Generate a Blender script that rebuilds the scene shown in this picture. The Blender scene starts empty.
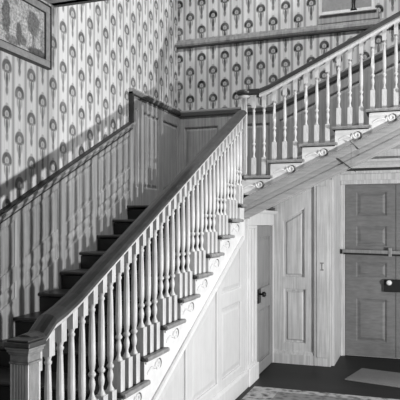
import bpy, bmesh, math, random
from mathutils import Vector
random.seed(7)
S=bpy.context.scene; COL=S.collection
V=Vector
# ------------------------------------------------------------ dimensions (metres, floor at 0)
H=1.664                      # eye height
TH=.3439                     # how far the camera is turned from the +Y axis
XS,XL,YB,YU=-1.636,-2.907,7.265,5.961
T,R=.3174,.15
Y0,Z0=3.206,H-1.0            # front nosing of step 0 of lower flight
SL=R/T
LAND=Z0+8*R
YLAND=Y0+8*T
YD=7.92                      # front door plane
UX,UZ=-1.417,H+.49           # riser line in front of upper step 1, top height of upper step 0
def nose(Y): return Z0+SL*(Y-Y0)
def unose(X): return UZ+R+SL*(X-UX)
CEIL=H+1.85

# ------------------------------------------------------------ materials
class NT:
    def __init__(s,name):
        s.m=bpy.data.materials.new(name); s.m.use_nodes=True; s.t=s.m.node_tree
        s.b=s.t.nodes['Principled BSDF']
    def n(s,k,**kw):
        x=s.t.nodes.new(k)
        for a,b in kw.items(): setattr(x,a,b)
        return x
    def l(s,a,b): s.t.links.new(a,b)
    def math(s,op,a,b=None,c=None,clamp=False):
        x=s.n('ShaderNodeMath',operation=op,use_clamp=clamp)
        for i,v in enumerate((a,b,c)):
            if v is None: continue
            if isinstance(v,(int,float)): x.inputs[i].default_value=v
            else: s.l(v,x.inputs[i])
        return x.outputs[0]
    def noise(s,scale,vec,detail=4,rough=.55):
        m=s.n('ShaderNodeMapping'); m.inputs['Scale'].default_value=vec
        c=s.n('ShaderNodeTexCoord'); s.l(c.outputs['Object'],m.inputs[0])
        x=s.n('ShaderNodeTexNoise'); x.inputs['Scale'].default_value=scale; x.inputs['Detail'].default_value=detail; x.inputs['Roughness'].default_value=rough
        s.l(m.outputs[0],x.inputs['Vector']); return x.outputs['Fac']
    def remap(s,v,a,b,c,d):
        x=s.n('ShaderNodeMapRange'); x.inputs[1].default_value=a;x.inputs[2].default_value=b;x.inputs[3].default_value=c;x.inputs[4].default_value=d
        s.l(v,x.inputs[0]); return x.outputs[0]
    def gray(s,v):
        c=s.n('ShaderNodeCombineColor')
        for i in range(3): s.l(v,c.inputs[i])
        s.l(c.outputs[0],s.b.inputs['Base Color'])
def paint(name,val,var=.12,vec=(9,9,.6),rough=.5,blot=.1,scale=4,bump=0):
    k=NT(name); a=k.noise(scale,vec); b=k.noise(2.2,(1,1,1),6,.7)
    v=k.math('MULTIPLY',k.remap(a,.3,.7,1-var,1+var),k.remap(b,.3,.7,1-blot,1+blot))
    v=k.math('MULTIPLY',v,val,clamp=True); k.gray(v); k.b.inputs['Roughness'].default_value=rough
    if bump:
        bp=k.n('ShaderNodeBump'); bp.inputs['Strength'].default_value=bump; bp.inputs['Distance'].default_value=.003
        k.l(a,bp.inputs['Height']); k.l(bp.outputs[0],k.b.inputs['Normal'])
    return k.m
def plain(name,val,rough=.5,metal=0):
    k=NT(name); k.b.inputs['Base Color'].default_value=(val,val,val,1); k.b.inputs['Roughness'].default_value=rough; k.b.inputs['Metallic'].default_value=metal
    a=k.noise(30,(1,1,1)); k.gray(k.remap(a,.2,.8,val*.85,val*1.15)); return k.m
def wallpaper(name,axis,off=0.,voff=0.,ink=.06,PX=.154,PZ=.35):
    k=NT(name); g=k.n('ShaderNodeNewGeometry'); sp=k.n('ShaderNodeSeparateXYZ'); k.l(g.outputs['Position'],sp.inputs[0])
    u=k.math('ADD',sp.outputs[axis],20+off); z=k.math('ADD',sp.outputs[2],7+voff)
    nz=k.noise(14,(1,1,1),3); 
    a=k.math('DIVIDE',u,PX); ci=k.math('FLOOR',a)
    fx=k.math('MULTIPLY',k.math('SUBTRACT',k.math('SUBTRACT',a,ci),.5),PX)
    par=k.math('MODULO',ci,2)
    v=k.math('ADD',z,k.math('MULTIPLY',par,PZ/2))
    fz=k.math('MODULO',v,PZ)
    ax=k.math('ABSOLUTE',fx)
    def ell(cx,cz,rx,rz,src=None):
        s_=src or ax
        dx=k.math('DIVIDE',k.math('SUBTRACT',s_,cx),rx); dz=k.math('DIVIDE',k.math('SUBTRACT',fz,cz),rz)
        return k.math('SQRT',k.math('ADD',k.math('MULTIPLY',dx,dx),k.math('MULTIPLY',dz,dz)))
    def soft(e,lo,hi): return k.remap(e,lo,hi,1,0)
    def clamp01(x): return k.math('ADD',x,0,clamp=True)
    e=ell(0,.225,.054,.062)
    ring=clamp01(soft(k.math('ABSOLUTE',k.math('SUBTRACT',e,.74)),.22,.44))
    core=clamp01(soft(ell(0,.225,.014,.022),.6,1.1))
    skirt=clamp01(soft(ell(0,.195,.046,.013),.6,1.2))
    tass=clamp01(soft(ell(.028,.165,.009,.045),.6,1.2))
    stem=clamp01(soft(ell(0,.13,.018,.075),.7,1.1))
    bud=clamp01(soft(ell(0,.055,.018,.04),.6,1.2))
    leaf=clamp01(soft(ell(0,.298,.018,.014),.6,1.2))
    arch=clamp01(k.remap(fz,.185,.205,.0,1)); m=k.math('MULTIPLY',ring,arch)
    fill=clamp01(soft(e,.6,1.0)); m=k.math('MAXIMUM',m,k.math('MULTIPLY',k.math('MULTIPLY',fill,arch),.35))
    for q,w in ((core,.6),(skirt,.9),(tass,.6),(stem,.9),(bud,.8),(leaf,.5)): m=k.math('MAXIMUM',m,k.math('MULTIPLY',q,w))
    m=k.math('MULTIPLY',m,k.remap(nz,.25,.75,.8,1.15))
    l1=clamp01(soft(k.math('ABSOLUTE',k.math('SUBTRACT',ax,.070)),.0010,.0032))
    l2=clamp01(soft(k.math('ABSOLUTE',k.math('SUBTRACT',ax,.058)),.0008,.0024))
    m=k.math('MAXIMUM',m,k.math('MULTIPLY',l1,.85)); m=k.math('MAXIMUM',m,k.math('MULTIPLY',l2,.35))
    edge=clamp01(k.remap(ax,.060,.068,0,1))
    st=k.noise(60,(1,1,.02),2)
    base=k.math('MULTIPLY',k.remap(st,.3,.7,.56,.70),k.math('SUBTRACT',1,k.math('MULTIPLY',edge,.34)))
    bl=k.noise(1.6,(1,1,1),5,.6); base=k.math('MULTIPLY',base,k.remap(bl,.3,.7,.92,1.06))
    val=k.math('ADD',k.math('MULTIPLY',base,k.math('SUBTRACT',1,m)),k.math('MULTIPLY',m,ink),clamp=True)
    k.gray(val); k.b.inputs['Roughness'].default_value=.85
    return k.m
def engraving():
    k=NT('engraving'); g=k.n('ShaderNodeNewGeometry'); sp=k.n('ShaderNodeSeparateXYZ'); k.l(g.outputs['Position'],sp.inputs[0])
    a=k.noise(12,(1,1,1),6,.75); b=k.noise(45,(1,1,1),3,.7)
    n=k.math('MULTIPLY',k.math('SUBTRACT',a,.5),1.5)
    def blob(cy,cz,ry,rz,w):
        dy=k.math('DIVIDE',k.math('SUBTRACT',sp.outputs[1],cy),ry); dz=k.math('DIVIDE',k.math('SUBTRACT',sp.outputs[2],H+cz),rz)
        e=k.math('ADD',k.math('ADD',k.math('MULTIPLY',dy,dy),k.math('MULTIPLY',dz,dz)),k.math('MULTIPLY',n,1.6))
        return k.math('MULTIPLY',k.remap(e,.7,1.2,1,0),w)
    m=None
    for q in ((4.12,1.60,.085,.10,.7),(4.12,1.46,.018,.10,.6),(3.78,1.56,.05,.13,.75),(3.93,1.47,.035,.09,.8),(3.98,1.43,.05,.04,.7),(3.86,1.40,.10,.035,.6),(3.60,1.60,.10,.12,.7),(4.18,1.375,.14,.05,.9),(3.90,1.70,.03,.02,.5),(4.24,1.50,.03,.12,.45)):
        e=k.math('ADD',blob(*q),0,clamp=True); m=e if m is None else k.math('MAXIMUM',m,e)
    v=k.math('ADD',.50,k.math('MULTIPLY',k.math('SUBTRACT',b,.5),1.6)); v=k.math('ADD',v,k.math('MULTIPLY',n,.35))
    v=k.math('MULTIPLY',v,k.math('SUBTRACT',1,k.math('MULTIPLY',m,.86)),clamp=True)
    k.gray(v); k.b.inputs['Roughness'].default_value=.35; return k.m
def rugmat():
    k=NT('rug_pattern'); c=k.n('ShaderNodeTexCoord'); vo=k.n('ShaderNodeTexVoronoi'); vo.inputs['Scale'].default_value=13
    k.l(c.outputs['Object'],vo.inputs['Vector'])
    a=k.noise(26,(1,1,1),4,.7)
    v=k.math('ADD',k.remap(vo.outputs['Distance'],0,.6,.0,.5),a); v=k.remap(v,.55,1.0,.02,.34)
    v=k.math('MINIMUM',k.math('MAXIMUM',v,.04),.45)
    g=k.n('ShaderNodeNewGeometry'); sp=k.n('ShaderNodeSeparateXYZ'); k.l(g.outputs['Position'],sp.inputs[0])
    # paler middle field, patterned border on the far and left sides
    inn=k.math('MULTIPLY',k.math('GREATER_THAN',sp.outputs[0],-1.30),k.math('LESS_THAN',sp.outputs[1],5.92))
    v=k.math('ADD',k.math('MULTIPLY',v,k.math('SUBTRACT',1,inn)),k.math('MULTIPLY',inn,k.math('ADD',.06,k.math('MULTIPLY',v,.35))))
    k.gray(v); k.b.inputs['Roughness'].default_value=.95; return k.m
def boards():
    k=NT('dark_floorboards'); g=k.n('ShaderNodeNewGeometry'); sp=k.n('ShaderNodeSeparateXYZ'); k.l(g.outputs['Position'],sp.inputs[0])
    a=k.math('DIVIDE',k.math('ADD',sp.outputs[1],20),.19); f=k.math('FRACT',a)
    gap=k.math('LESS_THAN',f,.025)
    wn=k.n('ShaderNodeTexWhiteNoise',noise_dimensions='1D'); k.l(k.math('FLOOR',a),wn.inputs['W'])
    n=k.noise(5,(1,12,1),4)
    v=k.math('MULTIPLY',k.remap(wn.outputs['Value'],0,1,.8,1.2),k.remap(n,.3,.7,.007,.014))
    v=k.math('MULTIPLY',v,k.math('SUBTRACT',1,k.math('MULTIPLY',gap,.7))); k.gray(v)
    k.b.inputs['Roughness'].default_value=.55; k.b.inputs['Specular IOR Level'].default_value=.25; return k.m
M=dict(
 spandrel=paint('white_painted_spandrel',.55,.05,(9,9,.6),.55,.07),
 white=paint('white_paint',.66,.10,(9,9,.6),.45,.08),
 stringer=paint('white_stringer_paint',.72,.07,(3,3,3),.5,.06),
 fascia=paint('worn_paint_moulding',.30,.16,(1,6,14),.5,.1),
 wains=paint('grey_painted_wainscot',.31,.28,(10,10,.4),.5,.12),
 closet=paint('grained_closet_paint',.52,.22,(12,12,.5),.5,.12,bump=.3),
 dullwood=paint('grey_closet_door_paint',.24,.18,(10,10,.5),.55,.1),
 door=paint('weathered_front_door',.17,.17,(2,2,9),.55,.15,bump=.3),
 casing=paint('casing_paint',.58,.2,(12,12,.5),.5,.12),
 tread=paint('dark_stained_tread',.03,.35,(1,8,8),.42,.2),
 treadedge=paint('worn_tread_wood',.26,.3,(6,6,6),.45,.2),
 riser=paint('dark_riser',.016,.3,(2,8,8),.6,.2),
 rail=paint('dark_rail_wood',.05,.4,(8,1.2,8),.38,.25,bump=.2),
 railu=paint('dark_upper_rail_wood',.04,.4,(1.2,8,8),.38,.25),
 bal=paint('worn_baluster_paint',.62,.16,(14,14,3),.42,.16),
 iron=plain('black_iron',.012,.45,.3), frame=paint('picture_frame_wood',.33,.2,(6,6,6),.4,.1),
 capital=paint('rubbed_newel_capital',.24,.3,(6,6,6),.45,.2),
 scrollshade=paint('dark_scroll_shade',.12,.3,(9,9,9),.6,.2),  # shade of the carved bracket scrolls, put into colour
 mat_=paint('woven_doormat',.16,.14,(20,20,20),.95,.1),
 china=plain('white_china',.85,.15), glass=plain('dull_window_pane',.30,.2), ceil=paint('ceiling_plaster',.35,.05,(1,1,1),.9),
 blackpaint=plain('dark_bronze',.015,.4), fillet=plain('dark_fillet_and_shade_line',.03,.5),
 floor=boards(), rug=rugmat(), engr=engraving(),
 wpL=wallpaper('wallpaper_left',1,-.02,.18,.13), wpB=wallpaper('wallpaper_back',0,.06,.125))

# ------------------------------------------------------------ helpers
def obj(name,bm,mat,parent=None,smooth=False,bevel=0,loc=None,mats=None):
    me=bpy.data.meshes.new(name)
    bmesh.ops.recalc_face_normals(bm,faces=bm.faces[:])
    bm.to_mesh(me); bm.free()
    o=bpy.data.objects.new(name,me); COL.objects.link(o)
    for m in (mats or [mat]): me.materials.append(M[m] if isinstance(m,str) else m)
    if smooth:
        for p in me.polygons: p.use_smooth=True
    if bevel:
        b=o.modifiers.new('bevel','BEVEL'); b.width=bevel; b.segments=2; b.limit_method='ANGLE'; b.angle_limit=math.radians(40)
    if parent: o.parent=parent
    if loc: o.location=loc
    return o
def empty(name,label,cat,group=None,loc=(0,0,0)):
    o=bpy.data.objects.new(name,None); COL.objects.link(o); o.location=loc; o.empty_display_size=.1
    o['label']=label; o['category']=cat
    if group: o['group']=group
    return o
def struct(o): o['kind']='structure'; return o
def tag(o,label,cat,group=None):
    o['label']=label;o['category']=cat
    if group:o['group']=group
    return o
def box(bm,a,b):
    x0,y0,z0=a;x1,y1,z1=b
    v=[bm.verts.new(p) for p in ((x0,y0,z0),(x1,y0,z0),(x1,y1,z0),(x0,y1,z0),(x0,y0,z1),(x1,y0,z1),(x1,y1,z1),(x0,y1,z1))]
    for f in ((0,1,2,3),(4,5,6,7),(0,1,5,4),(1,2,6,5),(2,3,7,6),(3,0,4,7)): bm.faces.new([v[i] for i in f])
def sweep(bm,prof,path,side,up=V((0,0,1))):
    """prof [(s,t)] closed, path [Vector]; plumb cut sections"""
    side=V(side); rings=[]
    for P in path:
        rings.append([bm.verts.new(V(P)+side*s+up*t) for s,t in prof])
    n=len(prof)
    for a,b in zip(rings,rings[1:]):
        for i in range(n): bm.faces.new((a[i],a[(i+1)%n],b[(i+1)%n],b[i]))
    bm.faces.new(rings[0]); bm.faces.new(rings[-1])
def prism(bm,pts,ext):
    """pts list of 3D, extruded by vector ext"""
    a=[bm.verts.new(V(p)) for p in pts]; b=[bm.verts.new(V(p)+V(ext)) for p in pts]
    n=len(pts); bm.faces.new(a); bm.faces.new(b)
    for i in range(n): bm.faces.new((a[i],a[(i+1)%n],b[(i+1)%n],b[i]))
def inset(poly,d):
    n=len(poly); A=sum(poly[i][0]*poly[(i+1)%n][1]-poly[(i+1)%n][0]*poly[i][1] for i in range(n))
    sg=1 if A>0 else -1
    ds=d if isinstance(d,(list,tuple)) else [d]*n
    L=[]
    for i in range(n):
        p=V(poly[i]);q=V(poly[(i+1)%n]); e=(q-p).normalized(); nn=V((-e.y,e.x))*sg
        L.append((p+nn*ds[i],e))
    out=[]
    for i in range(n):
        p,e=L[i-1]; q,f=L[i]; den=e.x*f.y-e.y*f.x
        t=((q-p).x*f.y-(q-p).y*f.x)/den; out.append(tuple(p+e*t))
    return out
def cell(bm,outer,inner,to3,groove=.012,depth=.02,field=.03,rise=.012):
    """a panelled cell: frame face at 0, moulded groove, raised field"""
    def ring(p,lv): return [bm.verts.new(to3(a,b,lv)) for a,b in p]
    i1=inset(inner,.012); i2=inset(inner,.012+groove); i3=inset(inner,.012+groove+field)
    rs=[ring(outer,0),ring(inner,0),ring(i1,-.006),ring(i1,-depth),ring(i2,-depth),ring(i3,-depth+rise)]
    n=len(outer)
    for a,b in zip(rs,rs[1:]):
        for i in range(n): bm.faces.new((a[i],a[(i+1)%n],b[(i+1)%n],b[i]))
    bm.faces.new(rs[-1])
def plainface(bm,poly,to3): bm.faces.new([bm.verts.new(to3(a,b,0)) for a,b in poly])
def lathe(bm,prof,c=(0,0,0),seg=12):
    rings=[]
    for r,z in prof:
        rings.append([bm.verts.new((c[0]+r*math.cos(2*math.pi*i/seg),c[1]+r*math.sin(2*math.pi*i/seg),c[2]+z)) for i in range(seg)])
    for a,b in zip(rings,rings[1:]):
        for i in range(seg): bm.faces.new((a[i],a[(i+1)%seg],b[(i+1)%seg],b[i]))
    bm.faces.new(rings[0]); bm.faces.new(rings[-1])
def tube(bm,pts,rad,seg=8,axis=V((1,0,0))):
    rings=[]
    n=len(pts)
    for i,p in enumerate(pts):
        d=(V(pts[min(i+1,n-1)])-V(pts[max(i-1,0)])).normalized(); a=axis; b=d.cross(a).normalized()
        r=rad[i] if isinstance(rad,list) else rad
        rings.append([bm.verts.new(V(p)+a*r*math.cos(2*math.pi*k/seg)+b*r*math.sin(2*math.pi*k/seg)) for k in range(seg)])
    for a,b in zip(rings,rings[1:]):
        for i in range(seg): bm.faces.new((a[i],a[(i+1)%seg],b[(i+1)%seg],b[i]))
    bm.faces.new(rings[0]); bm.faces.new(rings[-1])
NB=lambda: bmesh.new()

# ------------------------------------------------------------ room shell
b=NB(); box(b,(-3.2,-4,-.12),(4.5,8.4,0)); struct(obj('floor',b,'floor'))
b=NB(); box(b,(XL-.15,-4,-.0),(XL,YB+.15,6.6)); struct(obj('wall_left',b,'wpL'))
b=NB(); box(b,(XL,YB,0),(-.95,YB+.15,6.6)); box(b,(-.95,YB,2.60),(4.5,YB+.15,6.6)); struct(obj('wall_back',b,'wpB'))
b=NB(); box(b,(-1.1,YD,0),(2.2,YD+.12,2.75)); struct(obj('wall_entry',b,'casing'))
b=NB(); box(b,(-1.05,YB+.15,0),(-.95,YD,2.7)); struct(obj('wall_recess_left',b,'casing'))
b=NB(); box(b,(-1.05,YB+.15,2.60),(2.2,YD,2.7)); struct(obj('ceiling_recess',b,'white'))
b=NB(); box(b,(XL,-4,CEIL),(4.5,4.42,CEIL+.3)); struct(obj('ceiling',b,'ceil'))
b=NB(); box(b,(XL,4.42,CEIL+.01),(4.5,4.50,CEIL+.33)); box(b,(XL,4.36,CEIL-.0),(4.5,4.46,CEIL+.02)); struct(obj('trim_1',b,'fillet',bevel=.01))

# ------------------------------------------------------------ left wall wainscot (raked + landing)
TW=.03
def tL(a,z,lv): return V((XL+TW+lv,a,z))          # a = Y
CAPS=.4657
def capL(Y): return H+.085+CAPS*(Y-3.732)
YC=5.89; CAPZ=H+1.40
b=NB()
ys=[1.6,2.2,2.78,3.36,3.94,4.52,5.10,YC]
for y0,y1 in zip(ys,ys[1:]):
    out=[(y0,nose(y0)-.35),(y1,nose(y1)-.35),(y1,capL(y1)),(y0,capL(y0))]
    mid0=nose(y0)+.30; mid1=nose(y1)+.30
    lo=[(y0,nose(y0)-.35),(y1,nose(y1)-.35),(y1,mid1),(y0,mid0)]
    up=[(y0,mid0),(y1,mid1),(y1,capL(y1)),(y0,capL(y0))]
    cell(b,lo,inset(lo,[.42,.05,.04,.05]),tL,depth=.012,rise=.006); cell(b,up,inset(up,[.05,.05,.10,.05]),tL,depth=.012,rise=.006)
o=struct(obj('trim_2',b,'wains'))
b=NB()
ys=[YC,6.12,6.66,YB]
for i,(y0,y1) in enumerate(zip(ys,ys[1:])):
    p=[(y0,LAND-.3),(y1,LAND-.3),(y1,CAPZ),(y0,CAPZ)]
    if i==0: cell(b,p,inset(p,[.5,.07,.14,.07]),tL)
    else: cell(b,p,inset(p,[.5,.06,.14,.06]),tL)
struct(obj('trim_3',b,'wains'))
capprof=[(0,0),(.045,.0),(.06,.012),(.075,.03),(.075,.045),(.05,.055),(0,.055)]
undprof=[(0,-.05),(.035,-.05),(.05,-.02),(.055,0),(0,0)]
b=NB()
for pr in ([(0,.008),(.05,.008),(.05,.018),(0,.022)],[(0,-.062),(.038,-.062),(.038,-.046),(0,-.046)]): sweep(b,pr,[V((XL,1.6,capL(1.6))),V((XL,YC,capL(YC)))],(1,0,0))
struct(obj('shade_strip_4',b,'fillet'))  # dark strips paint the shadow lines of the raked cap
b=NB(); sweep(b,[(0,-.046),(.045,-.046),(.05,-.03),(.068,-.012),(.068,.008),(0,.008)],[V((XL,1.6,capL(1.6))),V((XL,YC,capL(YC)))],(1,0,0)); struct(obj('trim_5',b,'wains'))
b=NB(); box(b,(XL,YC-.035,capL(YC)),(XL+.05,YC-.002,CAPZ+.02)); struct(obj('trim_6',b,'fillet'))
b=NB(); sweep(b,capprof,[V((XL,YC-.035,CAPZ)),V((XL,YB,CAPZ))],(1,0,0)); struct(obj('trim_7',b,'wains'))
b=NB(); sweep(b,[(0,-.014),(.05,-.014),(.05,0),(0,0)],[V((XL,YC,CAPZ)),V((XL,YB,CAPZ))],(1,0,0)); struct(obj('shade_strip_8',b,'fillet'))  # dark strip stands in for the shadow line below the landing cap

# ------------------------------------------------------------ back wall wainscot (landing + raked)
def tB(a,z,lv): return V((a,YB-TW-lv,z))
KX=-1.63; CS=.4267
def capB(X): return CAPZ if X<KX else CAPZ+CS*(X-KX)
b=NB()
xs=[XL+TW,-2.29,KX]
for x0,x1 in zip(xs,xs[1:]):
    p=[(x0,LAND-.3),(x1,LAND-.3),(x1,CAPZ),(x0,CAPZ)]; cell(b,p,inset(p,[.5,.06,.16,.07]),tB)
xs=[KX+.55*i for i in range(8)]
for x0,x1 in zip(xs,xs[1:]):
    p=[(x0,unose(x0)-.28),(x1,unose(x1)-.28),(x1,capB(x1)),(x0,capB(x0))]; cell(b,p,inset(p,[.36,.05,.14,.05]),tB)
struct(obj('trim_9',b,'wains'))
b=NB(); capp2=[(0,-.02),(.045,-.02),(.06,-.0),(.075,.02),(.075,.04),(.05,.05),(0,.05)]
sweep(b,capp2,[V((XL+.06,YB,CAPZ)),V((KX,YB,CAPZ)),V((2.2,YB,capB(2.2)))],(0,-1,0)); struct(obj('trim_10',b,'fascia'))
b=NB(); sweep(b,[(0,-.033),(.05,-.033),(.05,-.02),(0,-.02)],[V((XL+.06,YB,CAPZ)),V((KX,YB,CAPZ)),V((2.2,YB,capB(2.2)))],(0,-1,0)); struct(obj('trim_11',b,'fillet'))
# broad horizontal rail high on the back wall
BZ=H+2.27
b=NB(); sweep(b,[(0,0),(.035,0),(.05,.02),(.05,.05),(.03,.06),(.03,.085),(0,.09)],[V((XL,YB,BZ)),V((3,YB,BZ))],(0,-1,0)); struct(obj('trim_12',b,'wains'))
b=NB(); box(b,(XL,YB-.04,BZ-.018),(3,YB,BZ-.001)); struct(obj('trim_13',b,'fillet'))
# window above it
w=NB(); box(w,(-1.11,YB-.035,BZ+.09),(-.42,YB,BZ+.18)); struct(obj('trim_14',w,'wains',bevel=.008))
win=empty('window_1','','',None,(-.77,YB,BZ+.18)); del win['label'],win['category']; struct(win)
def rel(o,p): o.parent=p; o.matrix_parent_inverse.identity(); o.location=-p.location; return o
w=NB(); box(w,(-1.09,YB-.07,BZ+.182),(-.44,YB,BZ+.20)); rel(obj('window_sill',w,'white',bevel=.005),win)
w=NB(); box(w,(-1.105,YB-.028,BZ+.02),(-1.065,YB,BZ+1.5)); box(w,(-.50,YB-.04,BZ+.2),(-.46,YB,BZ+1.5)); box(w,(-1.065,YB-.04,BZ+1.42),(-.5,YB,BZ+1.5)); box(w,(-1.065,YB-.03,BZ+.20),(-.5,YB,BZ+.235)); rel(obj('window_frame',w,'white',bevel=.005),win)
w=NB(); box(w,(-1.065,YB-.012,BZ+.235),(-.5,YB-.002,BZ+1.42)); rel(obj('pane',w,'glass'),win)
w=NB(); box(w,(-.80,YB-.03,BZ+.81),(-.785,YB-.012,BZ+1.42)); box(w,(-1.065,YB-.03,BZ+.80),(-.5,YB-.012,BZ+.83)); rel(obj('glazing_bar',w,'white'),win)
b=NB(); lathe(b,[(.036,0),(.038,.02),(.022,.045),(.016,.09),(.024,.12),(.018,.16),(.02,.30),(.03,.32),(.012,.34)]); o=obj('candlestick',b,'blackpaint',smooth=True,loc=(-.70,YB-.036,BZ+.2005)); tag(o,'dark turned stick standing on the high white window sill','candlestick')

# ------------------------------------------------------------ lower flight
st=empty('staircase','lower flight of dark stained wooden steps climbing along the left wall to the landing','staircase',None,(XS,2,0))
def add(name,bm,mat,p,**k):
    o=obj(name,bm,mat,**k); o.parent=p; o.location=-p.location; return o
K0=-3
def stepY(k): return Y0+k*T
def stepZ(k): return Z0+k*R
b=NB(); 
def tread_poly(bm,x0,x1,y0,y1,z):
    prof=[(0,-.006),(.008,0),(y1-y0,0),(y1-y0,-.026),(.008,-.026),(0,-.022)]
    sweep(bm,prof,[V((x0,y0,z)),V((x1,y0,z))],(0,1,0))
for k in range(K0-1,8):
    z=stepZ(k) if k>=K0 else stepZ(K0)/2
    b=NB(); tread_poly(b,XL+.031,XS+.012,stepY(k),stepY(k)+T+.035,z); add('tread',b,'tread',st,bevel=.006)
    b=NB(); box(b,(XL+.031,stepY(k)+.03,z-R+.0 if k>K0 else z-.107),(XS-.05,stepY(k)+.05,z-.035)); add('riser',b,'riser',st)
b=NB(); box(b,(XL+.031,YLAND+.03,LAND-R),(XS-.05,YLAND+.05,LAND-.04)); add('riser',b,'riser',st)
b=NB(); tread_poly(b,XL+.031,XS+.012,YLAND,YB-TW-.005,LAND); add('landing_floor',b,'tread',st,bevel=.006)
# wall string on the left
# outer stringer: one plate per step
b=NB()
for k in range(K0,9):
    y0=stepY(k)+.03; y1=stepY(k+1)+.03 if k<8 else YU
    zt=(stepZ(k)-.034)
    prism(b,[(XS-.05,y0,max(.0,nose(y0)-.45)),(XS-.05,y1,max(.0,nose(y1)-.45)),(XS-.05,y1,zt),(XS-.05,y0,zt)],(.034,0,0))
add('stringer',b,'stringer',st)
b=NB(); sweep(b,[(0,-.014),(.012,-.014),(.02,0),(.012,.014),(0,.014)],[V((XS-.016,2.5,nose(2.5)-.38)),V((XS-.016,YU-.1,nose(YU-.1)-.38))],(1,0,0)); add('stringer_moulding',b,'spandrel',st)
def crescent(bm,org,ax,nrm):  # dark tube standing in for the shaded side of a bracket scroll
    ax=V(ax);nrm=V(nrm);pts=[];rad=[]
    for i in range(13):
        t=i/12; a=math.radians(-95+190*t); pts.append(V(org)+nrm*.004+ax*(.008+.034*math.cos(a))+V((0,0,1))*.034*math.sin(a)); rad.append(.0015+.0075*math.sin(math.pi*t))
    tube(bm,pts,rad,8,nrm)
def scroll(bm,org,ax,nrm,sc=1.):
    """volute with a tail; ax = direction towards next step, nrm = outward"""
    ax=V(ax);nrm=V(nrm);pts=[];rad=[]
    for i in range(22):
        t=i/21; ang=math.radians(-200+t*480); r=.036*(1-.72*t)
        pts.append(V(org)+ax*(r*math.cos(ang))*sc+V((0,0,1))*(r*math.sin(ang))*sc); rad.append(.0115*(1-.3*t)*sc)
    tail=[]
    for i in range(7):
        t=i/7; tail.append(V(org)+ax*(-.17+.135*t)*sc+V((0,0,1))*(-.035+.03*math.sin(t*3.0)*1.0+ .0*t)*sc)
    pts=tail+pts; rad=[.004+.006*i/7 for i in range(7)]+rad
    tube(bm,pts,rad,8,nrm)
for k in range(0,8):
    b=NB(); scroll(b,(XS-.014,stepY(k)+.24,stepZ(k)-.085),(0,1,0),(1,0,0)); 
    box(b,(XS-.016,stepY(k)+.036,stepZ(k)-.05),(XS-.004,stepY(k+1)+.03,stepZ(k)-.036))
    add('scroll_bracket',b,'stringer',st)
    b=NB(); crescent(b,(XS-.014,stepY(k)+.235,stepZ(k)-.085),(0,1,0),(1,0,0)); add('scroll_shade',b,'scrollshade',st,smooth=True)
    b=NB(); lathe(b,[(.004,-.014),(.012,-.01),(.014,0),(.012,.01),(.004,.014)],(XS+.006,stepY(k+1)+.045,stepZ(k)-.012)); add('nosing_knob',b,'treadedge',st,smooth=True)
for k in range(K0,9):   # worn pale end nosing of each tread
    b=NB(); y1=stepY(k+1)+.04 if k<8 else YU-.04
    sweep(b,[(0,-.026),(.008,-.025),(.013,-.012),(.008,.002),(-.02,.003),(-.02,-.0)],[V((XS+.012,stepY(k)+.002,stepZ(k))),V((XS+.012,y1,stepZ(k)))],(1,0,0)); add('end_nosing',b,'treadedge',st)

# ------------------------------------------------------------ spandrel wall below lower flight
def tS(a,z,lv): return V((XS-.02+lv,a,z))
b=NB()
ys=[2.1,2.86,3.62,4.385,5.148,5.90]
for y0,y1 in zip(ys,ys[1:]):
    z0,z1=nose(y0)-.385,nose(y1)-.385
    zb=.0
    if y0>=5.1:
        lo=[(y0,zb),(y1,zb),(y1,.97),(y0,.97)]; up=[(y0,.97),(y1,.97),(y1,z1),(y0,z0)]
        cell(b,lo,inset(lo,[.25,.06,.06,.06]),tS,field=.045); cell(b,up,inset(up,[.06,.06,.05,.06]),tS,field=.035)
    elif z0<.45: plainface(b,[(y0,zb),(y1,zb),(y1,max(z1,.02)),(y0,max(z0,.01))],tS)
    else:
        p=[(y0,zb),(y1,zb),(y1,z1),(y0,z0)]; cell(b,p,inset(p,[.25,.06,.06,.06]),tS,field=.045)
plainface(b,[(5.9,0),(6.02,0),(6.02,LAND-.03),(5.9,LAND-.03)],tS)
prism(b,[(XS-.055,2.1,0),(XS-.055,5.99,0),(XS-.055,5.99,nose(5.9)-.39),(XS-.055,2.1,max(.01,nose(2.1)-.39))],(.008,0,0))
struct(obj('wall_spandrel',b,'spandrel'))
b=NB(); sweep(b,[(0,0),(.022,0),(.022,.15),(.012,.165),(.006,.18),(0,.18)],[V((XS-.02,2.2,0)),V((XS-.02,6.02,0))],(1,0,0)); struct(obj('baseboard_spandrel',b,'spandrel'))
# fluted casing beside the closet door
b=NB()
box(b,(XS-.06,6.02,0),(XS+.0,6.41,LAND-.21))
for i in range(3): box(b,(XS+.0,6.05+.115*i,.22),(XS+.012,6.13+.115*i,LAND-.24))
box(b,(XS,6.02,0),(XS+.02,6.41,.18))
struct(obj('trim_15',b,'white',bevel=.006))
b=NB(); box(b,(XS-.06,6.02,LAND-.21),(XS+.0,YB-TW-.01,LAND-.035)); sweep(b,[(0,0),(.03,0),(.045,.02),(.045,.04),(0,.045)],[V((XS,6.02,LAND-.08)),V((XS,YB-TW-.01,LAND-.08))],(1,0,0)); box(b,(XS-.06,7.19,0),(XS,YB-TW-.01,LAND-.2)); struct(obj('trim_16',b,'white',bevel=.004))
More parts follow.
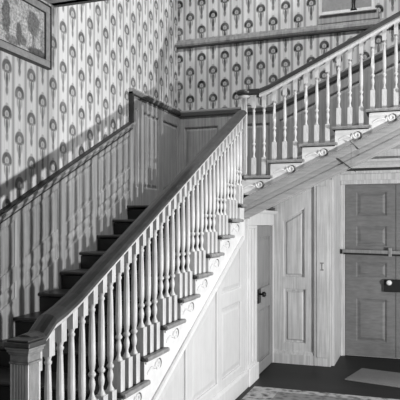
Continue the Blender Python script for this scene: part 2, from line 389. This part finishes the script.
# closet door
d=empty('door_1','','',None,(XS-.03,6.8,0)); del d['label'],d['category']; struct(d)
def tD(a,z,lv): return V((XS-.012+lv,a,z))
b=NB()
for z0,z1 in ((.01,.83),(.83,LAND-.215)):
    p=[(6.415,z0),(7.185,z0),(7.185,z1),(6.415,z1)]; cell(b,p,inset(p,.11),tD)
box(b,(XS-.06,6.415,.01),(XS-.036,7.185,LAND-.215)); add('door_leaf',b,'dullwood',d)
kn=NB(); 
tube(kn,[(XS-.014,6.50,.90),(XS+.03,6.50,.90),(XS+.035,6.50,.90),(XS+.06,6.50,.90),(XS+.075,6.50,.90)],[.011,.011,.026,.032,.016],10,V((0,0,1)))
add('door_knob',kn,'iron',d,smooth=True)
kn=NB(); box(kn,(XS-.014,6.45,.80),(XS+.004,6.56,.955)); add('lock_case',kn,'iron',d,bevel=.004)

# ------------------------------------------------------------ closet wall at the back, under the upper flight
X1_=UX+9*T
def sof(X): return H+.22+SL*(X-XS)
def tC(a,z,lv): return V((a,YB-.035-lv,z))
b=NB()
xa,xb=XS-.02,-1.155
zm=.74
lo=[(xa,.14),(xb,.14),(xb,.96),(xa,.96)]; cell(b,lo,[(-1.52,.24),(-1.25,.24),(-1.25,.90),(-1.52,.90)],tC,groove=.02,depth=.03,field=.02,rise=.018)
up=[(xa,.96),(xb,.96),(xb,sof(xb)+.01),(xa,sof(xa)+.01)]
cell(b,up,[(-1.53,1.025),(-1.265,1.025),(-1.265,sof(-1.265)-.19),(-1.53,sof(-1.53)-.22)],tC,groove=.02,depth=.03,field=.02,rise=.018)
struct(obj('wall_closet',b,'closet'))
b=NB(); sweep(b,[(0,0),(.03,0),(.03,.11),(.015,.125),(.015,.14),(0,.16)],[V((xa,YB-.035,0)),V((xb,YB-.035,0))],(0,-1,0)); struct(obj('baseboard_back',b,'closet'))
b=NB(); box(b,(-1.15,YB-.07,0),(-.955,YB,sof(-1.15)+.08)); box(b,(-1.12,YB-.08,.1),(-.985,YB-.07,sof(-1.15))); struct(obj('trim_17',b,'closet',bevel=.008))
b=NB(); box(b,(-.95,YB+.001,0),(-.925,YD,2.60)); struct(obj('trim_18',b,'casing'))
b=NB(); prism(b,[(XS+(2.602-H-.22)/SL-.01,YB-.035,2.60),(X1_,YB-.035,2.60),(X1_,YB-.035,sof(X1_)),(XS+(2.602-H-.22)/SL,YB-.035,2.602)],(0,.03,0)); struct(obj('wall_over_recess',b,'closet'))
# small iron staple on the pilaster
b=NB(); box(b,(-.006,0,-.035),(.006,-.008,.035)); box(b,(-.02,0,.03),(.02,-.008,.045)); box(b,(-.018,0,-.05),(.018,-.008,-.033)); tag(obj('latch_staple',b,'treadedge',loc=(-1.055,YB-.078,H-.49),bevel=.002),'small worn metal staple on the panelled pilaster left of the front door','staple')

# ------------------------------------------------------------ entry wall: casing, cornice, double door
b=NB(); box(b,(-.925,YD-.05,0),(-.87,YD,2.17)); box(b,(-.925,YD-.065,0),(-.895,YD-.05,2.17)); box(b,(.36,YD-.05,0),(.44,YD,2.17)); box(b,(-.925,YD-.05,2.17),(2.2,YD,2.34)); box(b,(-.925,YD-.07,2.22),(2.2,YD-.05,2.30)); struct(obj('trim_19',b,'casing',bevel=.006))
b=NB(); sweep(b,[(0,0),(.03,0),(.05,.03),(.09,.06),(.12,.07),(.12,.10),(0,.11)],[V((-.925,YD,2.375)),V((2.2,YD,2.375))],(0,-1,0)); struct(obj('trim_20',b,'white'))
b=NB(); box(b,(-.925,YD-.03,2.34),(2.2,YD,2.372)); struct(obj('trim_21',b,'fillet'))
d2=empty('door_2','','',None,(-.25,YD,0)); del d2['label'],d2['category']; struct(d2)
def tF(a,z,lv): return V((a,YD-.03-lv,z))
zs=[(.0,.19,.733,.80),(.80,1.0,1.19,1.30),(1.30,1.39,1.645,1.71),(1.71,1.77,2.075,2.165)]
for x0,x1 in ((-.866,-.258),(-.252,.356)):
    b=NB()
    for za,z0,z1,zb in zs:
        cell(b,[(x0,max(za,.01)),(x1,max(za,.01)),(x1,zb),(x0,zb)],[(x0+.135,z0),(x1-.10,z0),(x1-.10,z1),(x0+.135,z1)],tF,depth=.018,field=.03)
    box(b,(x0,YD-.008,.01),(x1,YD-.001,2.165)); 
    for x in (x0,x1):
        box(b,(x-.001,YD-.03,.01),(x+.001,YD-.002,2.165))
    add('door_leaf',b,'door',d2)
b=NB(); box(b,(-.395,YD-.075,.83),(-.12,YD-.031,.985)); add('lock_box',b,'iron',d2,bevel=.005)
b=NB(); tube(b,[(-.33,YD-.074,.95),(-.33,YD-.10,.95),(-.33,YD-.105,.95),(-.33,YD-.125,.95),(-.33,YD-.145,.95),(-.33,YD-.15,.95)],[.012,.012,.026,.034,.026,.01],14,V((0,0,1))); add('door_knob',b,'china',d2,smooth=True)
bar=empty('door_bar','long dark security bar with a pointed end lying across the front doors','bar',None,(-.2,YD-.08,1.32))
b=NB(); sweep(b,[(-.012,-.028),(.012,-.028),(.016,0),(.012,.028),(-.012,.028)],[V((-.90,YD-.085,1.325)),V((.42,YD-.085,1.30))],(0,1,0)); add('rod',b,'dullwood',bar)
b=NB(); sweep(b,[(-.02,-.034),(.02,-.034),(.02,-.012),(-.02,-.012)],[V((-.88,YD-.085,1.323)),V((.42,YD-.085,1.298))],(0,1,0)); add('iron_strap',b,'iron',bar)
b=NB(); tube(b,[(-1.0+.04,YD-.085,1.325),(-.945,YD-.085,1.325),(-.925,YD-.085,1.325),(-.895,YD-.085,1.325)],[.004,.024,.032,.026],8,V((0,0,1))); add('pointed_tip',b,'iron',bar)
b=NB(); box(b,(-.34,YD-.11,1.27),(-.30,YD-.05,1.375)); add('staple',b,'treadedge',bar,bevel=.004)

# ------------------------------------------------------------ upper flight
us=empty('staircase','upper flight of steps rising right from the landing along the wallpapered back wall','staircase',None,(UX,YU,LAND))
NU=10
for j in range(-1,NU):
    z=UZ+j*R; x0=UX+(j-1)*T; x1=x0+T+.035
    if j==-1: ya=YU+.03
    else: ya=YU-.012
    b=NB(); prof=[(0,-.006),(.008,0),(x1-x0,0),(x1-x0,-.026),(.008,-.026),(0,-.022)]
    sweep(b,prof,[V((x0,ya,z)),V((x0,YB-TW-.005,z))],(1,0,0)); add('tread',b,'tread',us,bevel=.006)
    b=NB(); box(b,(x0+.03,YU+.05,z-R),(x0+.05,YB-TW-.005,z-.035)); add('riser',b,'riser',us)
b=NB()
def zlow(X): return H+.056+SL*(X-XS)
for j in range(0,NU):
    x0=max(UX+(j-1)*T+.03,XS-.05); x1=UX+j*T+.03; z=UZ+j*R-.034
    prism(b,[(x0,YU,zlow(x0)+.1),(x1,YU,zlow(x1)+.1),(x1,YU,z),(x0,YU,z)],(0,.034,0))
add('stringer',b,'stringer',us)
X1=UX+(NU-1)*T
b=NB(); sweep(b,[(0,.0),(.022,.0),(.034,.02),(.034,.07),(.020,.082),(.020,.14),(.03,.155),(.042,.19),(.042,.21),(.01,.226),(0,.226)],[V((XS-.03,YU,zlow(XS-.03))),V((-.5985,YU,zlow(-.5985)))],(0,-1,0))
sweep(b,[(0,.0),(.022,.0),(.034,.02),(.034,.07),(.020,.082),(.020,.14),(.03,.155),(.042,.19),(.042,.21),(.01,.226),(0,.226)],[V((-.5965,YU,zlow(-.5965))),V((X1,YU,zlow(X1)))],(0,-1,0))
box(b,(XS-.04,YU,LAND-.14),(XS+.03,YU+.03,LAND+.1))
add('fascia_moulding',b,'fascia',us)
b=NB(); prism(b,[(-.720,YU-.043,H+.629),(-.716,YU-.043,H+.634),(-.552,YU-.036,H+.502),(-.556,YU-.036,H+.497)],(0,.02,0)); prism(b,[(-.605,YU-.046,H+.787),(-.603,YU-.046,H+.790),(-.518,YU-.046,H+.711),(-.520,YU-.046,H+.708)],(0,.02,0)); add('joint_strip',b,'fillet',us)
b=NB(); prism(b,[(XS,YU+.035,sof(XS)),(X1,YU+.035,sof(X1)),(X1,YU+.035,sof(X1)+.03),(XS,YU+.035,sof(XS)+.03)],(0,YB-YU-.075,0)); 
prism(b,[(XS,YU,zlow(XS)),(X1,YU,zlow(X1)),(X1,YU,sof(X1)+.02),(XS,YU,sof(XS)+.02)],(0,.035,0)); add('soffit',b,'closet',us)
for j in range(0,7):
    b=NB(); x0=UX+(j-1)*T; zt=UZ+j*R
    scroll(b,(x0+.235,YU-.002,zt-.09),(1,0,0),(0,-1,0))
    box(b,(max(x0+.036,XS),YU-.012,zt-.05),(x0+T+.03,YU,zt-.036)); add('scroll_bracket',b,'stringer',us)
    b=NB(); crescent(b,(x0+.235,YU-.002,zt-.09),(1,0,0),(0,-1,0)); add('scroll_shade',b,'scrollshade',us,smooth=True)
    b=NB(); lathe(b,[(.004,-.014),(.012,-.01),(.014,0),(.012,.01),(.004,.014)],(x0+T+.045,YU-.012,zt-.012)); add('nosing_knob',b,'treadedge',us,smooth=True)
for j in range(0,NU):
    b=NB(); x0=UX+(j-1)*T; zt=UZ+j*R
    sweep(b,[(0,-.026),(.008,-.025),(.013,-.012),(.008,.002),(-.02,.003),(-.02,-.0)],[V((max(x0+.002,XS-.02),YU-.012,zt)),V((x0+T+.04,YU-.012,zt))],(0,-1,0)); add('end_nosing',b,'treadedge',us)
# upper hall floor the flight arrives at
b=NB(); box(b,(X1+.06,4.5,UZ+(NU-1)*R-.25),(4.5,YB,UZ+(NU-1)*R)); struct(obj('ceiling_upper_hall',b,'ceil'))

# ------------------------------------------------------------ balustrades
def baluster_mesh(h,slope,axis,name,w=.029,q=.86):
    """square base block, turned vase and shaft, square top block cut to the rail slope"""
    bm=NB(); hb=.185; ht=.115
    def sq(zlo,zhi,r,tilt):
        vs=[]
        for z,t in ((zlo,0),(zhi,tilt)):
            for sx,sy in ((-1,-1),(1,-1),(1,1),(-1,1)):
                dz=(sy if axis=='y' else sx)*r*slope*t
                vs.append(bm.verts.new((sx*r,sy*r,z+dz)))
        for f in ((0,1,2,3),(4,5,6,7),(0,1,5,4),(1,2,6,5),(2,3,7,6),(3,0,4,7)): bm.faces.new([vs[i] for i in f])
    sq(0,hb,w,0); sq(h-ht,h,w*.86,1)
    t=h-ht
    prof=[(w*1.0,hb-.004),(w*.82,hb+.014),(.014,hb+.03),(.0125,hb+.045),(.019,hb+.06),(.023,hb+.085),(.019,hb+.105),(.013,hb+.122),(.022,hb+.13),(.028,hb+.140),(.022,hb+.150),(.015,hb+.158),(.019,hb+.17),(.0235,hb+.20),(.0245,hb+.26),(.022,t-.17),(.018,t-.07),(.0165,t-.045),(.023,t-.036),(.023,t-.028),(.016,t-.02),(w*.8,t+.004)]
    prof=[(r_*(q if 0<i_<len(prof)-1 else 1),z_) for i_,(r_,z_) in enumerate(prof)]
    lathe(bm,prof,(0,0,0),10)
    bmesh.ops.recalc_face_normals(bm,faces=bm.faces[:])
    me=bpy.data.meshes.new(name); bm.to_mesh(me); bm.free(); me.materials.append(M['bal'])
    for p in me.polygons: p.use_smooth = len(p.vertices)==4 and abs(p.normal.z)<.98 and p.area<.0009 
    return me
lb=empty('balustrade','long dark topped balustrade with fluted newel rising beside the lower flight','balustrade',None,(XS-.05,2.27,stepZ(-3)))
XR=XS-.052
def zr(Y): return H-.132+.473*(Y-3.377)       # underside edge of painted rail moulding
def place(mesh,name,p,loc,zs):
    o=bpy.data.objects.new(name,mesh); COL.objects.link(o); o.parent=p; o.location=V(loc)-p.location; o.scale=(1,1,1); return o
heights={}
for k in range(-3,9):
    for i in range(3):
        y=stepY(k)+.062+T/3*i
        if y<2.40 or y>YU-.045: continue
        z=stepZ(k); top=zr(y) if y>2.62 else max(zr(y),H-.59)
        h=top-z+.012
        key=round(h,2)
        if key not in heights: heights[key]=baluster_mesh(h,.473,'y','baluster',.0275,.82)
        place(heights[key],'baluster',lb,(XR,y,z),1)
path=[V((XR,Y,zr(Y))) for Y in (YU-.0,2.75)]+[V((XR,2.62,zr(2.62)+.012)),V((XR,2.52,zr(2.52)+.03)),V((XR,2.43,H-.573)),V((XR,2.34,H-.578))]
b=NB(); sweep(b,[(-.036,0),(.036,0),(.046,.012),(.044,.022),(-.044,.022),(-.046,.012)],path,(1,0,0)); add('rail_moulding',b,'bal',lb)
b=NB(); sweep(b,[(-.046,.022),(.046,.022),(.058,.034),(.056,.050),(.040,.066),(.012,.074),(-.012,.074),(-.040,.066),(-.056,.050),(-.058,.034)],path,(1,0,0)); add('handrail',b,'rail',lb,smooth=False)
# fluted newel
NX,NY,NW=-1.667,2.318,.047
b=NB()
nb=[]
fl=5; 
def fluted(w,n):
    pts=[]
    for s in range(4):
        a=[(-w,-w),(w,-w),(w,w),(-w,w)][s]; c=[(w,-w),(w,w),(-w,w),(-w,-w)][s]
        a=V(a);c=V(c); e=(c-a); nn=V((e.y,-e.x)).normalized()
        pts.append(a)
        for i in range(n):
            t0=(.10+.8*i/n); t1=(.10+.8*(i+.7)/n); 
            for t,dd in ((t0,0),(t0+(t1-t0)*.2,.016),(t0+(t1-t0)*.5,.02),(t0+(t1-t0)*.8,.016),(t1,0)): pts.append(a+e*t-nn*dd)
    return pts
prism(b,[(NX+p.x,NY+p.y,stepZ(-3)+.16) for p in fluted(NW,5)],(0,0,H-.62-stepZ(-3)-.16))
box(b,(NX-NW-.006,NY-NW-.006,stepZ(-3)),(NX+NW+.006,NY+NW+.006,stepZ(-3)+.16))
add('newel_post',b,'bal',lb)
b=NB()
for r,za,zb in ((.052,-.622,-.612),(.048,-.612,-.580),(.053,-.580,-.570),(.059,-.570,-.556),(.064,-.556,-.546)): box(b,(NX-r,NY-r,H+za),(NX+r,NY+r,H+zb))
add('newel_capital',b,'capital',lb,bevel=.003)
b=NB(); box(b,(NX-.070,NY-.070,H-.546),(NX+.068,NY+.068,H-.522)); box(b,(NX-.06,NY-.06,H-.522),(NX+.058,NY+.058,H-.512)); add('newel_cap',b,'rail',lb,bevel=.007)

ub=empty('balustrade','dark topped balustrade of turned pale balusters on the upper flight','balustrade',None,(XS-.03,YU+.03,LAND))
YR=YU+.036
def zu(X):
    return H+1.285 if X<-1.50 else H+1.285+.4726*(X+1.47)*(1 if X>-1.40 else .6)
uh={}
for j in range(0,NU):
    for i in range(3):
        x=UX+(j-1)*T+.062+T/3*i
        if x<XS+.03: continue
        z=UZ+j*R; h=zu(x)-z+.012; key=round(h,2)
        if key not in uh: uh[key]=baluster_mesh(h,.4726,'x','baluster',.0215,.72)
        place(uh[key],'baluster',ub,(x,YR,z),1)
path=[V((-1.75,YR,H+1.285)),V((-1.50,YR,H+1.285)),V((-1.40,YR,zu(-1.399))),V((X1,YR,zu(X1)))]
b=NB(); sweep(b,[(-.03,0),(.03,0),(.044,.014),(.042,.034),(-.042,.034),(-.044,.014)],path[1:],(0,-1,0)); add('rail_moulding',b,'bal',ub)
b=NB(); sweep(b,[(-.044,.034),(.044,.034),(.056,.046),(.054,.064),(.036,.084),(.012,.09),(-.012,.09),(-.036,.084),(-.054,.064),(-.056,.046)],path[1:],(0,-1,0)); add('handrail',b,'railu',ub)
b=NB(); lathe(b,[(.02,-.0),(.05,.004),(.065,.02),(.05,.03),(.02,.034)],(XS-.03,YR,H+1.285),20); add('cap_moulding',b,'bal',ub,smooth=True)
b=NB(); lathe(b,[(.05,.0),(.078,.008),(.083,.024),(.078,.04),(.05,.05),(.02,.053)],(XS-.03,YR,H+1.32),20); 
box(b,(XS-.03,YR-.05,H+1.325),(-1.5,YR+.05,H+1.368)); add('rail_cap',b,'railu',ub,bevel=.004)
# corner newel: slender square post between the two flights
b=NB(); prism(b,[(XS-.03+p.x,YR+p.y,LAND-.02) for p in fluted(.025,3)],(0,0,H+1.29-LAND+.02)); box(b,(XS-.06,YR-.03,LAND-.02),(XS,YR+.03,LAND+.2))
add('newel_post',b,'bal',ub,bevel=.004)

# ------------------------------------------------------------ picture on the left wall
pc=empty('framed_picture','framed dark engraving of figures and foliage hanging above the staircase on left wall','picture',None,(XL+.02,3.9,H+1.55))
ya,yb_,za,zb=3.30,4.345,H+1.287,H+1.81
b=NB(); box(b,(XL+.002,ya+.03,za+.03),(XL+.018,yb_-.03,zb-.03)); add('print',b,'engr',pc)
b=NB()
def frame(bm,y0,z0,y1,z1,w,x0,x1):
    for a in (((x0,y0,z0),(x1,y1,z0+w)),((x0,y0,z1-w),(x1,y1,z1)),((x0,y0,z0+w),(x1,y0+w,z1-w)),((x0,y1-w,z0+w),(x1,y1,z1-w))): box(bm,*a)
frame(b,ya+.008,za+.008,yb_-.008,zb-.008,.058,XL+.002,XL+.035); add('frame',b,'frame',pc,bevel=.006)
b=NB(); frame(b,ya,za,yb_,zb,.009,XL+.002,XL+.042); frame(b,ya+.066,za+.066,yb_-.066,zb-.066,.007,XL+.018,XL+.030); add('frame_edge',b,'fillet',pc)

# ------------------------------------------------------------ rugs
b=NB(); c0=V((-.735,6.65)); e=V((1,-.235)).normalized(); n=V((.235,1)).normalized()
pts=[c0,c0+e*1.15,c0+e*1.15+n*.58,c0+n*.58]; prism(b,[(p.x,p.y,.001) for p in pts],(0,0,.012)); tag(obj('doormat',b,'mat_'),'plain light grey mat on the dark floor in front of the front doors','mat')
rg=NB(); box(rg,(-1.57,1.0,.001),(2.0,6.04,.012)); tag(obj('rug',rg,'rug'),'large patterned rug on the dark hall floor at bottom of the photo','rug')

# ------------------------------------------------------------ light
def area(name,loc,target,size,power,spread=math.pi):
    l=bpy.data.lights.new(name,'AREA'); l.shape='DISK'; l.size=size; l.energy=power; l.spread=spread
    o=bpy.data.objects.new(name,l); COL.objects.link(o); o.location=loc
    o.rotation_euler=(V(target)-V(loc)).to_track_quat('-Z','Y').to_euler(); return o
area('hall_lamp',(3.0,3.7,H-.6),(-1.6,4.9,H+.2),.11,285)
area('camera_side_fill',(.3,-1.2,2.3),(-1.2,7,1.6),1.8,15)  # weak fill light added behind the camera, no source built
area('upper_stair_daylight',(-.3,4.65,6.3),(-2.2,5.2,3),.5,140)
w=bpy.data.worlds.new('world'); S.world=w; w.use_nodes=True
w.node_tree.nodes['Background'].inputs[0].default_value=(1,1,1,1); w.node_tree.nodes['Background'].inputs[1].default_value=.08

# ------------------------------------------------------------ camera
cd=bpy.data.cameras.new('camera'); cam=bpy.data.objects.new('camera',cd); COL.objects.link(cam); S.camera=cam
cd.sensor_width=36; cd.lens=608/400*36; cd.shift_y=24.5/400; cd.clip_start=.05
cam.location=(0,0,H); cam.rotation_euler=(math.pi/2,0,TH)
S.view_settings.view_transform='Standard'; S.view_settings.look='None'; S.view_settings.gamma=1; S.view_settings.exposure=0
